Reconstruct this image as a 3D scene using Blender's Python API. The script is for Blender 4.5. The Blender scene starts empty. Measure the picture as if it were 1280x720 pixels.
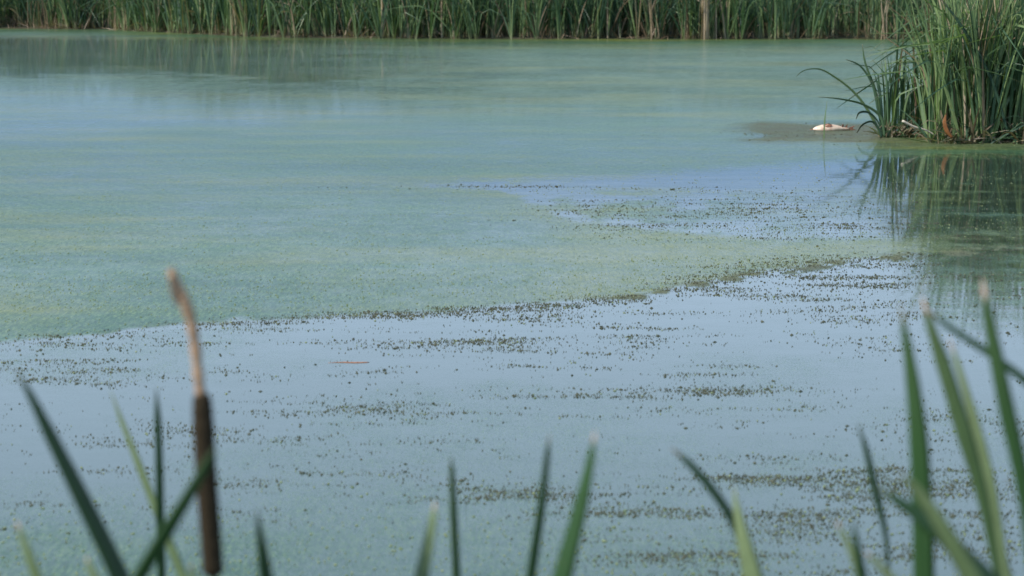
import bpy, math, random
import numpy as np
from mathutils import Vector

random.seed(7)
RNG = np.random.default_rng(7)
R = math.radians
C = bpy.context.scene.collection
S = bpy.context.scene

# ------------------------------------------------------------------ camera
CAM_H, LENS, SENSOR = 1.6, 70.0, 36.0
FPX = 1280 * LENS / SENSOR                    # focal length in photo pixels
PITCH = math.atan(380.0 / FPX)
cam = bpy.data.cameras.new('camera')
cam.lens, cam.sensor_width, cam.clip_start, cam.clip_end = LENS, SENSOR, 0.05, 3000
cam.dof.use_dof = True
cam.dof.focus_distance = 13.5
cam.dof.aperture_fstop = 4.9
cam_o = bpy.data.objects.new('camera', cam)
C.objects.link(cam_o)
cam_o.location = (0, 0, CAM_H)
cam_o.rotation_euler = (math.pi / 2 - PITCH, 0, 0)
S.camera = cam_o

# ------------------------------------------------------------------ sky, sun, exposure
SUN_EL = R(42)
TO_SUN = Vector((-math.cos(SUN_EL) * 0.92, -math.cos(SUN_EL) * 0.39, math.sin(SUN_EL))).normalized()
world = bpy.data.worlds.new('World')
S.world = world
world.use_nodes = True
wn = world.node_tree
sky = wn.nodes.new('ShaderNodeTexSky')
sky.sky_type = 'NISHITA'
sky.sun_disc = False
sky.sun_elevation = SUN_EL
sky.sun_rotation = math.atan2(TO_SUN.x, TO_SUN.y) % (2 * math.pi)
sky.altitude = 300
sky.air_density = 0.5
sky.dust_density = 0.0
sky.ozone_density = 2.6
# a ring of thin pale cloud above the clear blue band at the horizon, all the way round
wtc = wn.nodes.new('ShaderNodeTexCoord')
wsep = wn.nodes.new('ShaderNodeSeparateXYZ')
wn.links.new(wtc.outputs['Generated'], wsep.inputs[0])
wno = wn.nodes.new('ShaderNodeTexNoise')
wmap = wn.nodes.new('ShaderNodeMapping')
wmap.inputs['Scale'].default_value = (3.0, 3.0, 9.0)
wn.links.new(wtc.outputs['Generated'], wmap.inputs[0])
wn.links.new(wmap.outputs[0], wno.inputs['Vector'])
wno.inputs['Scale'].default_value = 1.6
wno.inputs['Detail'].default_value = 4
wadd = wn.nodes.new('ShaderNodeMath')
wadd.operation = 'MULTIPLY_ADD'
wn.links.new(wno.outputs['Fac'], wadd.inputs[0])
wadd.inputs[1].default_value = 0.03
wn.links.new(wsep.outputs['Z'], wadd.inputs[2])
wrp = wn.nodes.new('ShaderNodeValToRGB')
wrp.color_ramp.interpolation = 'EASE'
for i_, (p_, v_) in enumerate(((0.095, 0.0), (0.160, 0.88), (0.30, 0.85), (0.70, 0.12))):
    e_ = wrp.color_ramp.elements[i_] if i_ < 2 else wrp.color_ramp.elements.new(p_)
    e_.position, e_.color = p_, (v_, v_, v_, 1)
wn.links.new(wadd.outputs[0], wrp.inputs[0])
wmix = wn.nodes.new('ShaderNodeMix')
wmix.data_type = 'RGBA'
wn.links.new(wrp.outputs[0], wmix.inputs[0])
wn.links.new(sky.outputs[0], wmix.inputs[6])
wmix.inputs[7].default_value = (7.3, 9.7, 12.5, 1)
wn.links.new(wmix.outputs[2], wn.nodes['Background'].inputs[0])
wn.nodes['Background'].inputs[1].default_value = 0.10
sun = bpy.data.lights.new('sun', 'SUN')
sun.energy = 4.6
sun.angle = R(0.53)
sun.color = (1.0, 0.93, 0.82)
sun_o = bpy.data.objects.new('sun', sun)
C.objects.link(sun_o)
sun_o.rotation_euler = (-TO_SUN).to_track_quat('-Z', 'Y').to_euler()
sun_o.location = (-20, -5, 20)
S.view_settings.view_transform = 'Standard'
S.view_settings.look = 'None'
S.view_settings.gamma = 1
S.view_settings.exposure = 0.32


def P(x, y, D):
    """World point seen at photo pixel (x, y) at distance D along +Y."""
    v = (y - 360) / FPX
    c, s = math.cos(PITCH), math.sin(PITCH)
    d = Vector(((x - 640) / FPX, c - v * s, -s - v * c))
    return Vector((0, 0, CAM_H)) + d * (D / d.y)


def W(x, y):
    """World point of the water under photo pixel (x, y)."""
    v = (y - 360) / FPX
    c, s = math.cos(PITCH), math.sin(PITCH)
    d = Vector(((x - 640) / FPX, c - v * s, -s - v * c))
    return Vector((0, 0, CAM_H)) + d * (-CAM_H / d.z)


def pix(X, Y, Z=0.0):
    """Photo pixel of world points (arrays)."""
    c, s = math.cos(PITCH), math.sin(PITCH)
    z = Z - CAM_H
    fwd = Y * c - z * s
    up = Y * s + z * c
    return 640 + FPX * X / fwd, 360 - FPX * up / fwd


# ------------------------------------------------------------------ helpers
def tag(o, label=None, cat=None, group=None, kind=None):
    for k, v in (('label', label), ('category', cat), ('group', group), ('kind', kind)):
        if v:
            o[k] = v
    return o


def mesh_obj(name, verts, faces, mat, parent=None, smooth=True, attrs=None, loc=None):
    me = bpy.data.meshes.new(name)
    verts = np.asarray(verts, dtype=np.float32)
    if isinstance(faces, np.ndarray):
        n, k = faces.shape
        me.vertices.add(len(verts))
        me.vertices.foreach_set('co', verts.ravel())
        me.loops.add(n * k)
        me.loops.foreach_set('vertex_index', faces.astype(np.int32).ravel())
        me.polygons.add(n)
        me.polygons.foreach_set('loop_start', np.arange(0, n * k, k, dtype=np.int32))
        me.update(calc_edges=True)
        me.validate()
    else:
        me.from_pydata([tuple(map(float, v)) for v in verts], [], faces)
    if smooth:
        me.polygons.foreach_set('use_smooth', np.ones(len(me.polygons), dtype=bool))
    for an, av in (attrs or {}).items():
        a = me.attributes.new(an, 'FLOAT', 'POINT')
        a.data.foreach_set('value', np.asarray(av, dtype=np.float32))
    me.materials.append(mat)
    me.update()
    o = bpy.data.objects.new(name, me)
    C.objects.link(o)
    if parent:
        o.parent = parent
    if loc is not None:
        o.location = loc
    return o


def empty(name, loc):
    o = bpy.data.objects.new(name, None)
    o.empty_display_size = 0.05
    C.objects.link(o)
    o.location = loc
    return o


def vnoise(x, y, seed=0):
    """Smooth value noise, arrays."""
    xi, yi = np.floor(x).astype(np.int64), np.floor(y).astype(np.int64)
    xf, yf = x - xi, y - yi
    u, v = xf * xf * (3 - 2 * xf), yf * yf * (3 - 2 * yf)

    def h(a, b):
        n = (a * 374761393 + b * 668265263 + seed * 1442695041) & 0xFFFFFFFF
        n = ((n ^ (n >> 13)) * 1274126177) & 0xFFFFFFFF
        n = n ^ (n >> 16)
        return (n & 0xFFFFFF) / float(0xFFFFFF)
    return (h(xi, yi) * (1 - u) + h(xi + 1, yi) * u) * (1 - v) + (h(xi, yi + 1) * (1 - u) + h(xi + 1, yi + 1) * u) * v


def fbm(x, y, seed=0, octv=4):
    s, a, t = 0, 1.0, 0
    for i in range(octv):
        s = s + a * vnoise(x * 2 ** i, y * 2 ** i, seed + i * 17)
        t += a
        a *= 0.55
    return s / t


def sstep(a, b, x):
    t = np.clip((x - a) / (b - a), 0, 1)
    return t * t * (3 - 2 * t)


# ------------------------------------------------------------------ materials
def new_mat(name):
    m = bpy.data.materials.new(name)
    m.use_nodes = True
    nt = m.node_tree
    return m, nt, nt.nodes, nt.links, nt.nodes['Principled BSDF'], nt.nodes['Material Output']


def attr(nodes, name):
    n = nodes.new('ShaderNodeAttribute')
    n.attribute_name = name
    return n.outputs['Fac']


def ramp(nodes, links, fac, stops, interp='LINEAR'):
    r = nodes.new('ShaderNodeValToRGB')
    r.color_ramp.interpolation = interp
    el = r.color_ramp.elements
    while len(el) < len(stops):
        el.new(0.5)
    for e, (p, c) in zip(el, stops):
        e.position = p
        e.color = (*c, 1)
    links.new(fac, r.inputs[0])
    return r.outputs[0]


def noise(nodes, links, scale, detail=4, rough=0.55, mapscale=None, coord='Object'):
    tc = nodes.new('ShaderNodeTexCoord')
    n = nodes.new('ShaderNodeTexNoise')
    n.inputs['Scale'].default_value = scale
    n.inputs['Detail'].default_value = detail
    n.inputs['Roughness'].default_value = rough
    src = tc.outputs[coord]
    if mapscale:
        mp = nodes.new('ShaderNodeMapping')
        mp.inputs['Scale'].default_value = mapscale
        links.new(src, mp.inputs[0])
        src = mp.outputs[0]
    links.new(src, n.inputs['Vector'])
    return n.outputs['Fac']


def mixc(nodes, links, fac, a, b, mode='MIX'):
    m = nodes.new('ShaderNodeMix')
    m.data_type = 'RGBA'
    m.blend_type = mode
    for sock, v in ((m.inputs[0], fac), (m.inputs[6], a), (m.inputs[7], b)):
        if isinstance(v, (int, float)):
            sock.default_value = v
        elif isinstance(v, tuple):
            sock.default_value = (*v, 1)
        else:
            links.new(v, sock)
    return m.outputs[2]


def math_n(nodes, links, op, a, b=None, c=None):
    m = nodes.new('ShaderNodeMath')
    m.operation = op
    for i, v in enumerate((a, b, c)):
        if v is None:
            continue
        if isinstance(v, (int, float)):
            m.inputs[i].default_value = v
        else:
            links.new(v, m.inputs[i])
    return m.outputs[0]


def leaf_mat(name, greens, dead, tip, rough=0.42, trans=0.3, grain=(60, 60, 2.5)):
    """tint: 0..1 picks a green; dry: 0 green .. 1 dead; along: 0 base .. 1 tip."""
    m, nt, N, L, bs, out = new_mat(name)
    col = ramp(N, L, attr(N, 'tint'), greens)
    col = mixc(N, L, attr(N, 'dry'), col, ramp(N, L, attr(N, 'tint'), dead))
    col = mixc(N, L, attr(N, 'tipdry'), col, tip)
    g = noise(N, L, 1.0, 3, 0.6, grain)
    gr = ramp(N, L, g, [(0.3, (0.78, 0.78, 0.78)), (0.7, (1.12, 1.12, 1.12))])
    col = mixc(N, L, 1.0, col, gr, 'MULTIPLY')
    sp = noise(N, L, 1.0, 4, 0.7, (grain[0] * 0.5, grain[1] * 0.5, grain[2] * 3.0))
    spm = ramp(N, L, sp, [(0.64, (0, 0, 0)), (0.74, (0.55, 0.55, 0.55))])
    col = mixc(N, L, spm, col, (0.16, 0.12, 0.06))
    L.new(col, bs.inputs['Base Color'])
    bs.inputs['Roughness'].default_value = rough
    bs.inputs['IOR'].default_value = 1.42
    tr = N.new('ShaderNodeBsdfTranslucent')
    tc = mixc(N, L, 1.0, col, (1.0, 1.15, 0.45), 'MULTIPLY')
    L.new(tc, tr.inputs['Color'])
    mx = N.new('ShaderNodeMixShader')
    mx.inputs[0].default_value = trans
    L.new(bs.outputs[0], mx.inputs[1])
    L.new(tr.outputs[0], mx.inputs[2])
    L.new(mx.outputs[0], out.inputs['Surface'])
    return m


GREENS = [(0.0, (0.030, 0.072, 0.050)), (0.35, (0.062, 0.125, 0.072)), (0.7, (0.102, 0.176, 0.084)), (1.0, (0.20, 0.285, 0.125))]
DEADS = [(0.0, (0.10, 0.065, 0.04)), (0.5, (0.26, 0.19, 0.13)), (1.0, (0.46, 0.37, 0.28))]
M_REED = leaf_mat('reed_leaf', GREENS, DEADS, (0.30, 0.24, 0.15))
M_NEAR = leaf_mat('near_leaf', [(0.0, (0.016, 0.050, 0.018)), (0.4, (0.035, 0.095, 0.030)), (0.7, (0.10, 0.165, 0.075)), (1.0, (0.24, 0.32, 0.17))],
                  DEADS, (0.64, 0.47, 0.39), rough=0.40, trans=0.16, grain=(450, 450, 4))


def plain(name, c1, c2, scale, rough=0.7, bump=0.0, mapscale=None, spec=0.4):
    m, nt, N, L, bs, out = new_mat(name)
    f = noise(N, L, scale, 5, 0.6, mapscale)
    L.new(ramp(N, L, f, [(0.3, c1), (0.7, c2)]), bs.inputs['Base Color'])
    bs.inputs['Roughness'].default_value = rough
    bs.inputs['Specular IOR Level'].default_value = spec
    if bump:
        b = N.new('ShaderNodeBump')
        b.inputs['Strength'].default_value = bump
        b.inputs['Distance'].default_value = 0.01
        L.new(f, b.inputs['Height'])
        L.new(b.outputs[0], bs.inputs['Normal'])
    return m


M_MUD = plain('mud', (0.05, 0.035, 0.022), (0.12, 0.09, 0.055), 3.0, 0.85, 0.5)
M_SPIKE = plain('velvet_brown', (0.014, 0.011, 0.007), (0.062, 0.046, 0.026), 260, 0.85, 0.6, spec=0.15)
M_STALK = plain('dry_stalk', (0.24, 0.15, 0.09), (0.48, 0.33, 0.22), 70, 0.8, 0.6, (1, 1, 0.4), spec=0.2)
M_STEM = plain('green_stem', (0.05, 0.10, 0.03), (0.10, 0.16, 0.06), 30, 0.5, 0.0, (1, 1, 0.1))
M_PALE = plain('bleached_stem', (0.38, 0.33, 0.27), (0.62, 0.56, 0.48), 20, 0.8, 0.3)
M_ORANGE = plain('rust_leaf', (0.13, 0.05, 0.014), (0.25, 0.10, 0.03), 25, 0.6)
M_RED = plain('red_leaf', (0.26, 0.11, 0.07), (0.50, 0.25, 0.16), 30, 0.55)
M_FISH = plain('fish_belly', (0.50, 0.33, 0.25), (0.78, 0.66, 0.55), 14, 0.45, 0.2)
M_FIN = plain('fish_fin', (0.16, 0.07, 0.05), (0.34, 0.17, 0.11), 40, 0.6)
M_WEED = plain('weed_fragment', (0.020, 0.028, 0.020), (0.085, 0.092, 0.060), 9, 0.6)
M_FROND = plain('duckweed_frond', (0.07, 0.12, 0.055), (0.24, 0.29, 0.15), 25, 0.5)


def water_shader(N, L, bs):
    f = noise(N, L, 1.0, 3, 0.5, (0.25, 0.6, 1))
    # base colour runs from paler near the bank to darker farther out
    tc = N.new('ShaderNodeTexCoord')
    sx = N.new('ShaderNodeSeparateXYZ')
    L.new(tc.outputs['Object'], sx.inputs[0])
    d = N.new('ShaderNodeMapRange')
    L.new(math_n(N, L, 'ADD', sx.outputs['Y'], math_n(N, L, 'MULTIPLY', f, 3.0)), d.inputs['Value'])
    d.inputs['From Min'].default_value, d.inputs['From Max'].default_value = 6.0, 12.0
    L.new(ramp(N, L, d.outputs[0], [(0.0, (0.050, 0.088, 0.086)), (1.0, (0.026, 0.042, 0.032))]), bs.inputs['Base Color'])
    bs.inputs['Roughness'].default_value = 0.045
    bs.inputs['IOR'].default_value = 1.40
    h = noise(N, L, 1.0, 3, 0.5, (2.2, 3.6, 1))
    b = N.new('ShaderNodeBump')
    b.inputs['Strength'].default_value = 0.06
    b.inputs['Distance'].default_value = 0.02
    L.new(h, b.inputs['Height'])
    L.new(b.outputs[0], bs.inputs['Normal'])


def water_mat():
    m, nt, N, L, bs, out = new_mat('pond_water')
    water_shader(N, L, bs)
    return m


def duckweed_mat():
    """A one-frond-thick film: 'cover' is the share of the water it hides, 'olive' old yellowish fronds, 'scum' dull rotting weed."""
    m, nt, N, L, bs, out = new_mat('duckweed_film')
    cov = attr(N, 'cover')
    fine = noise(N, L, 1.0, 4, 0.7, (130.0, 45.0, 1))
    mid = noise(N, L, 1.0, 4, 0.65, (7.0, 4.0, 1))
    t = math_n(N, L, 'ADD', math_n(N, L, 'MULTIPLY', fine, 0.75), math_n(N, L, 'MULTIPLY', mid, 0.25))
    thr = math_n(N, L, 'SUBTRACT', 0.82, math_n(N, L, 'MULTIPLY', cov, 0.64))
    a = N.new('ShaderNodeMapRange')
    a.interpolation_type = 'SMOOTHSTEP'
    L.new(t, a.inputs['Value'])
    L.new(math_n(N, L, 'SUBTRACT', thr, 0.22), a.inputs['From Min'])
    L.new(math_n(N, L, 'ADD', thr, 0.22), a.inputs['From Max'])
    g1 = noise(N, L, 1.0, 3, 0.75, (120.0, 30.0, 1))
    g2 = noise(N, L, 1.0, 3, 0.75, (52.0, 9.0, 1))
    grain = math_n(N, L, 'ADD', math_n(N, L, 'MULTIPLY', g1, 0.5), math_n(N, L, 'MULTIPLY', g2, 0.5))
    streak = noise(N, L, 1.0, 5, 0.65, (0.5, 1.1, 1))
    col = ramp(N, L, grain, [(0.41, (0.018, 0.060, 0.036)), (0.5, (0.042, 0.112, 0.066)), (0.60, (0.125, 0.205, 0.100))])
    col = mixc(N, L, 1.0, col, ramp(N, L, streak, [(0.35, (0.80, 0.86, 0.90)), (0.65, (1.18, 1.12, 1.0))]), 'MULTIPLY')
    ol = math_n(N, L, 'MULTIPLY', attr(N, 'olive'), ramp(N, L, streak, [(0.35, (0.5, 0.5, 0.5)), (0.65, (1, 1, 1))]))
    olc = ramp(N, L, grain, [(0.41, (0.065, 0.100, 0.018)), (0.60, (0.215, 0.235, 0.050))])
    col = mixc(N, L, ol, col, olc)
    col = mixc(N, L, attr(N, 'scum'), col, ramp(N, L, grain, [(0.3, (0.05, 0.055, 0.035)), (0.7, (0.13, 0.125, 0.085))]))
    L.new(col, bs.inputs['Base Color'])
    L.new(math_n(N, L, 'ADD', 0.38, math_n(N, L, 'MULTIPLY', attr(N, 'scum'), 0.35)), bs.inputs['Roughness'])
    bs.inputs['IOR'].default_value = 1.30
    bs.inputs['Specular IOR Level'].default_value = 0.3
    b = N.new('ShaderNodeBump')
    b.inputs['Strength'].default_value = 0.05
    b.inputs['Distance'].default_value = 0.004
    L.new(grain, b.inputs['Height'])
    L.new(b.outputs[0], bs.inputs['Normal'])
    tr = N.new('ShaderNodeBsdfPrincipled')          # water in the gaps between the fronds
    water_shader(N, L, tr)
    mx = N.new('ShaderNodeMixShader')
    L.new(a.outputs[0], mx.inputs[0])
    L.new(tr.outputs[0], mx.inputs[1])
    L.new(bs.outputs[0], mx.inputs[2])
    L.new(mx.outputs[0], out.inputs['Surface'])
    return m


M_WATER = water_mat()
M_DUCK = duckweed_mat()


def ground_mat():
    m, nt, N, L, bs, out = new_mat('bank_ground')
    f = noise(N, L, 0.6, 6, 0.65)
    f2 = noise(N, L, 9.0, 4, 0.6)
    c = ramp(N, L, f, [(0.35, (0.055, 0.045, 0.028)), (0.55, (0.05, 0.062, 0.028)), (0.7, (0.06, 0.09, 0.035))])
    c = mixc(N, L, 1.0, c, ramp(N, L, f2, [(0.3, (0.7, 0.7, 0.7)), (0.7, (1.2, 1.2, 1.2))]), 'MULTIPLY')
    L.new(c, bs.inputs['Base Color'])
    bs.inputs['Roughness'].default_value = 0.9
    return m


# ------------------------------------------------------------------ the setting: ground, water
SHORE = [W(-900, 36), W(0, 36), W(130, 37), W(200, 41), W(300, 46), W(500, 48.5), W(1280, 49.5), W(2100, 49)]
SX, SY = np.array([p.x for p in SHORE]), np.array([p.y for p in SHORE])


def shore_y(x):
    return np.interp(x, SX, SY) + 0.9 * (vnoise(np.asarray(x) * 0.7, np.zeros_like(np.asarray(x, float)), 5) - 0.5)


def ground_z(X, Y):
    far = np.interp(Y - shore_y(X), [-9, -1.5, 0.4, 3, 12, 60, 400], [-0.5, -0.22, 0.03, 0.18, 0.5, 1.0, 4.0])
    near = np.interp(Y, [-40, 0, 1.4, 2.6, 4.5, 8], [0.6, 0.16, 0.10, -0.06, -0.30, -0.5])
    side = np.interp(np.abs(X), [55, 70, 80, 300], [-0.5, 0.05, 0.3, 2.0])
    return np.maximum(np.maximum(far, near), side)


def axis(stops):
    out = []
    for a, b, n in stops:
        out += list(np.linspace(a, b, n, endpoint=False))
    return np.array(out + [stops[-1][1]])


def grid(xs, ys):
    X, Y = np.meshgrid(xs, ys)
    nx, ny = len(xs), len(ys)
    i = np.arange(nx * ny).reshape(ny, nx)
    f = np.stack([i[:-1, :-1], i[:-1, 1:], i[1:, 1:], i[1:, :-1]], -1).reshape(-1, 4)
    return X.ravel(), Y.ravel(), f


gx, gy, gf = grid(axis([(-1200, -90, 12), (-90, -24, 20), (-24, 24, 100), (24, 90, 20), (90, 1200, 12)]),
                  axis([(-400, -10, 12), (-10, 6, 40), (6, 50, 20), (50, 90, 90), (90, 1600, 24)]))
gz = ground_z(gx, gy) + 0.05 * (fbm(gx * 1.3, gy * 1.3, 3) - 0.5)
tag(mesh_obj('ground', np.stack([gx, gy, gz], 1), gf, ground_mat()), kind='structure')
wx, wy, wf = grid(np.linspace(-75, 75, 16), np.linspace(1.0, 84, 16))
tag(mesh_obj('water', np.stack([wx, wy, 0 * wx], 1), wf, M_WATER), kind='structure')


# ------------------------------------------------------------------ duckweed film on the water
EDGE = [(-200, 452), (0, 430), (100, 422), (170, 412), (230, 405), (330, 400), (430, 396), (560, 389), (680, 380), (800, 371),
        (870, 356), (960, 341), (1060, 328), (1160, 319), (1400, 300)]
EX, EY = np.array([e[0] for e in EDGE], float), np.array([e[1] for e in EDGE], float)
# open-water bay (right of the middle): its upper and lower rim
BX = np.array([480, 560, 640, 700, 780, 860, 940, 1020, 1100, 1180, 1280, 1600], float)
BU = np.array([232, 228, 224, 222, 219, 213, 207, 203, 197, 195, 195, 195], float)
BL = np.array([233, 236, 240, 272, 281, 291, 296, 299, 299, 297, 300, 300], float)


def fields(X, Y):
    """cover, olive, scum of the film at water points; the stains keep their own world-space noise."""
    px, py = pix(X, Y)
    n1 = fbm(X * 0.55, Y * 0.42, 11)          # broad
    n2 = fbm(X * 2.6, Y * 1.6, 21)            # patches
    n3 = fbm(X * 9.0, Y * 6.0, 31)
    wob = (7 * (n2 - 0.5) + 9.0 * (n3 - 0.5)) * (1 - 0.5 * sstep(600, 900, px))
    e = np.interp(px, EX, EY) + wob * 1.2
    film = sstep(5.0, -6.0, py - e)
    cover = film * np.clip(0.64 + 0.22 * (n1 - 0.5) + 0.12 * (n2 - 0.5), 0, 0.85)
    # the thin part at far left, where the pond mirrors the reeds and the sky
    thin = sstep(720, 330, px + 320 * (n1 - 0.5)) * sstep(52, 62, py) * sstep(205, 135, py + 60 * (n1 - 0.5))
    band = sstep(760, 220, px) * sstep(40, 54, py) * sstep(110, 92, py + 30 * (n1 - .5))
    cover = cover * (1 - 0.30 * np.maximum(0.62 * thin, 1.5 * band))
    # open bay
    u, lo = np.interp(px, BX, BU), np.interp(px, BX, BL)
    bay = sstep(-7, 9, py - u + wob * 1.6) * sstep(4, -4, py - lo + wob * 1.6) * sstep(470, 560, px)
    speck = sstep(0.40, 0.62, n2) * sstep(228, 240, py) * 0.30
    leftfade = sstep(1030, 700, px) * sstep(232, 248, py) * 0.28
    cover = cover * (1 - bay) + bay * np.clip(0.24 + 0.5 * speck + leftfade * sstep(0.35, 0.6, n2), 0, 1)
    # right-hand lobe under the clump's reflection is patchy
    r = sstep(1090, 1180, px) * sstep(206, 236, py) * sstep(440, 390, py)
    cover = np.where(r > 0, cover * (1 - r) + r * np.clip(0.27 + 0.55 * (fbm(X * 1.6, Y * 4.6, 49) - 0.47) + 0.35 * (n3 - .5) + 0.15 * sstep(280, 320, py), 0.1, 0.62), cover)
    # sparse near water and the faint carpet at the bottom
    near = sstep(-2, 6, py - e)
    low = sstep(590, 720, py + 40 * (n1 - 0.5)) * (0.24 + 0.20 * (n2 - 0.5)) * sstep(1250, 700, px + 200 * (n2 - .5))
    mid = 0.16 * sstep(0.5, 0.7, n1)
    cover = np.maximum(cover, near * np.clip(0.16 + low + mid, 0, 1))
    # olive streaks
    o = sstep(0.50, 0.66, fbm(X * 0.28, Y * 1.1, 41)) * 0.8 + 0.5 * sstep(0.5, 0.66, fbm(X * 0.7, Y * 2.6, 43))
    o = o + 0.8 * sstep(26, 4, np.abs(py - e + 14)) * film * sstep(300, 700, px)
    o = o + 0.9 * sstep(640, 760, px) * sstep(1230, 1100, px) * sstep(-4, 4, py - lo) * sstep(3, -3, py - e)
    o = o + 0.9 * np.exp(-((py - (u + lo) / 2 - 14) / 26) ** 2 - ((px - 700) / 110) ** 2)
    for cx, cy, w, h in ((130, 173, 120, 3.5), (330, 228, 120, 3), (90, 312, 100, 5), (330, 146, 60, 3), (820, 122, 150, 5), (860, 163, 60, 3),
                         (330, 328, 110, 3), (560, 60, 200, 2), (1180, 179, 200, 7), (600, 49, 1000, 1.6)):
        o = o + 0.85 * np.exp(-((px - cx) / w) ** 2 - ((py - cy + 4 * (n1 - .5)) / h) ** 2)
    olive = np.clip(0.66 * o, 0, 1) * (1 - 0.85 * near)
    # dull weed mat round the fish and the foot of the clump
    m1 = sstep(900, 970, px + 60 * (n2 - .5)) * sstep(1180, 1090, px) * sstep(150, 157, py + 5 * (n2 - .5)) * sstep(181, 175, py + 5 * (n2 - .5))
    m2 = sstep(1060, 1110, px) * sstep(166, 171, py) * sstep(187, 181, py)
    scum = np.clip(np.maximum(m1 * (0.65 + 0.6 * (n3 - .4)), 0.38 * m2), 0, 1)
    edge_dark = sstep(9, 1.5, np.abs(py - e)) * (0.25 + 0.5 * sstep(600, 800, px))
    scum = np.clip(scum + edge_dark * sstep(0.45, 0.6, n3), 0, 1)
    foot = sstep(1010, 1080, px) * sstep(162, 170, py) * sstep(202, 188, py + 22 * (n2 - .5))
    cover = np.maximum(cover, foot * np.clip(0.60 + 0.9 * (fbm(X * 1.0, Y * 4.0, 47) - 0.5), 0.3, 0.75))
    cover = np.maximum(cover, 0.80 * sstep(.25, .6, scum))
    return np.clip(cover, 0, 1), olive, scum


yr = 4.6 * np.exp(np.linspace(0, math.log(76 / 4.6), 460))
dx_, dy_, df = grid(np.concatenate([np.linspace(-24, -6, 130, endpoint=False), np.linspace(-6, 7, 420, endpoint=False), np.linspace(7, 22, 110)]), yr)
keep = dy_ < shore_y(dx_) + 1.0
cv, ol_, sc_ = fields(dx_, dy_)
fk = keep[df].all(1) & (cv[df].max(1) > 0.03)
df = df[fk]
used = np.unique(df)
remap = np.full(len(dx_), -1)
remap[used] = np.arange(len(used))
o = mesh_obj('duckweed', np.stack([dx_[used], dy_[used], np.full(len(used), 0.0006)], 1), remap[df], M_DUCK,
             attrs={'cover': cv[used], 'olive': ol_[used], 'scum': sc_[used]})
tag(o, kind='stuff')


# ------------------------------------------------------------------ floating crumbs of weed, real little tufts
def tufts(name, X, Y, size, height, mat):
    n = len(X)
    k = 5
    ang = np.linspace(0, 2 * np.pi, k, endpoint=False)[None] + RNG.uniform(0, 6, (n, 1))
    rr = size[:, None] * RNG.uniform(0.5, 1.15, (n, k))
    el = RNG.uniform(0.35, 1, (n, 1))
    yaw = RNG.normal(0, 0.3, (n, 1))
    lx, ly = np.cos(ang) * rr * RNG.uniform(0.9, 2.6, (n, 1)), np.sin(ang) * rr * el
    rim = np.stack([X[:, None] + lx * np.cos(yaw) - ly * np.sin(yaw), Y[:, None] + lx * np.sin(yaw) + ly * np.cos(yaw), np.full((n, k), 0.001)], -1)
    top = np.stack([X + RNG.uniform(-.4, .4, n) * size, Y + RNG.uniform(-.3, .3, n) * size, 0.005 + height], -1)[:, None]
    v = np.concatenate([rim, top], 1).reshape(-1, 3)
    b = (np.arange(n) * (k + 1))[:, None]
    f = np.stack([np.stack([b[:, 0] + i, b[:, 0] + (i + 1) % k, b[:, 0] + k], -1) for i in range(k)], 1).reshape(-1, 3)
    return tag(mesh_obj(name, v, f, mat, smooth=False), kind='stuff')


def density(px, py, X, Y):
    """How thick the weed crumbs lie (0..1)."""
    n2 = fbm(X * 1.1, Y * 3.4, 61)
    n3 = fbm(X * 3.6, Y * 11.0, 71)
    e = np.interp(px, EX, EY)
    d = 0.9 * np.exp(-((py - e - 2) / 5.0) ** 2)
    right = sstep(640, 900, px)
    d = d + right * 0.75 * np.exp(-((py - e - 8) / (8 + 14 * right)) ** 2) * sstep(0.40, 0.60, n2)
    d = d + 0.30 * sstep(0, 8, py - e) * sstep(90, 20, py - e) * sstep(0.50, 0.66, n2)
    for cx, cy, w, h, a in ((130, 470, 60, 4, .8), (40, 430, 50, 6, .9), (60, 460, 60, 5, .4), (170, 430, 60, 5, .4), (390, 505, 80, 9, .5), (590, 413, 40, 4, .8),
                            (480, 425, 90, 10, .35), (810, 442, 80, 3, .6), (700, 492, 110, 5, .6), (860, 491, 100, 5, .55), (910, 456, 30, 4, .5),
                            (440, 600, 130, 12, .75), (650, 618, 80, 12, .8), (760, 640, 90, 14, .7), (160, 589, 80, 4, .7), (300, 602, 60, 5, .7), (60, 612, 80, 4, .5),
                            (980, 640, 170, 42, .42), (1080, 690, 200, 32, .42), (1180, 610, 170, 50, .35), (800, 690, 150, 24, .35), (980, 580, 120, 12, .35), (900, 600, 90, 14, .45),
                            (830, 266, 110, 12, 1.0), (960, 268, 130, 20, .8), (1040, 285, 110, 10, .8), (900, 240, 70, 5, .7), (760, 265, 50, 7, .9), (800, 285, 80, 4, .9), (660, 234, 150, 2.5, .5),
                            (1130, 268, 80, 18, .35), (1150, 495, 100, 6, .35), (540, 560, 150, 8, .2), (1030, 165, 90, 9, .5), (990, 298, 170, 3, .7)):
        d = d + a * np.exp(-((px - cx) / w) ** 2 - ((py - cy) / h) ** 2) * (0.25 + 0.75 * sstep(0.42, 0.58, n2))
    below = sstep(2, 8, py - e)
    d = d + 0.010 * below + 0.12 * below * sstep(0.55, 0.66, n2)
    d = d * (0.10 + 1.7 * sstep(0.45, 0.64, n3))
    d = d * (1 - 0.62 * sstep(530, 640, py)) * (0.75 + 0.5 * (fbm(X * 8.0, Y * 8.0, 73) - .5) * 2)
    return np.clip(d, 0, 0.8)


def scatter(n, y0, y1, ymax_px=735):
    """Candidates spread over the water, thicker where it is near."""
    Y = 1.0 / RNG.uniform(1 / y1, 1 / y0, n)
    X = RNG.uniform(-0.40, 0.36, n) * Y
    return X, Y


X, Y = scatter(1200000, 5.2, 24)
px, py = pix(X, Y)
k_ = RNG.uniform(0, 1, len(X)) < density(px, py, X, Y) * 0.25
X, Y = X[k_], Y[k_]
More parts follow.
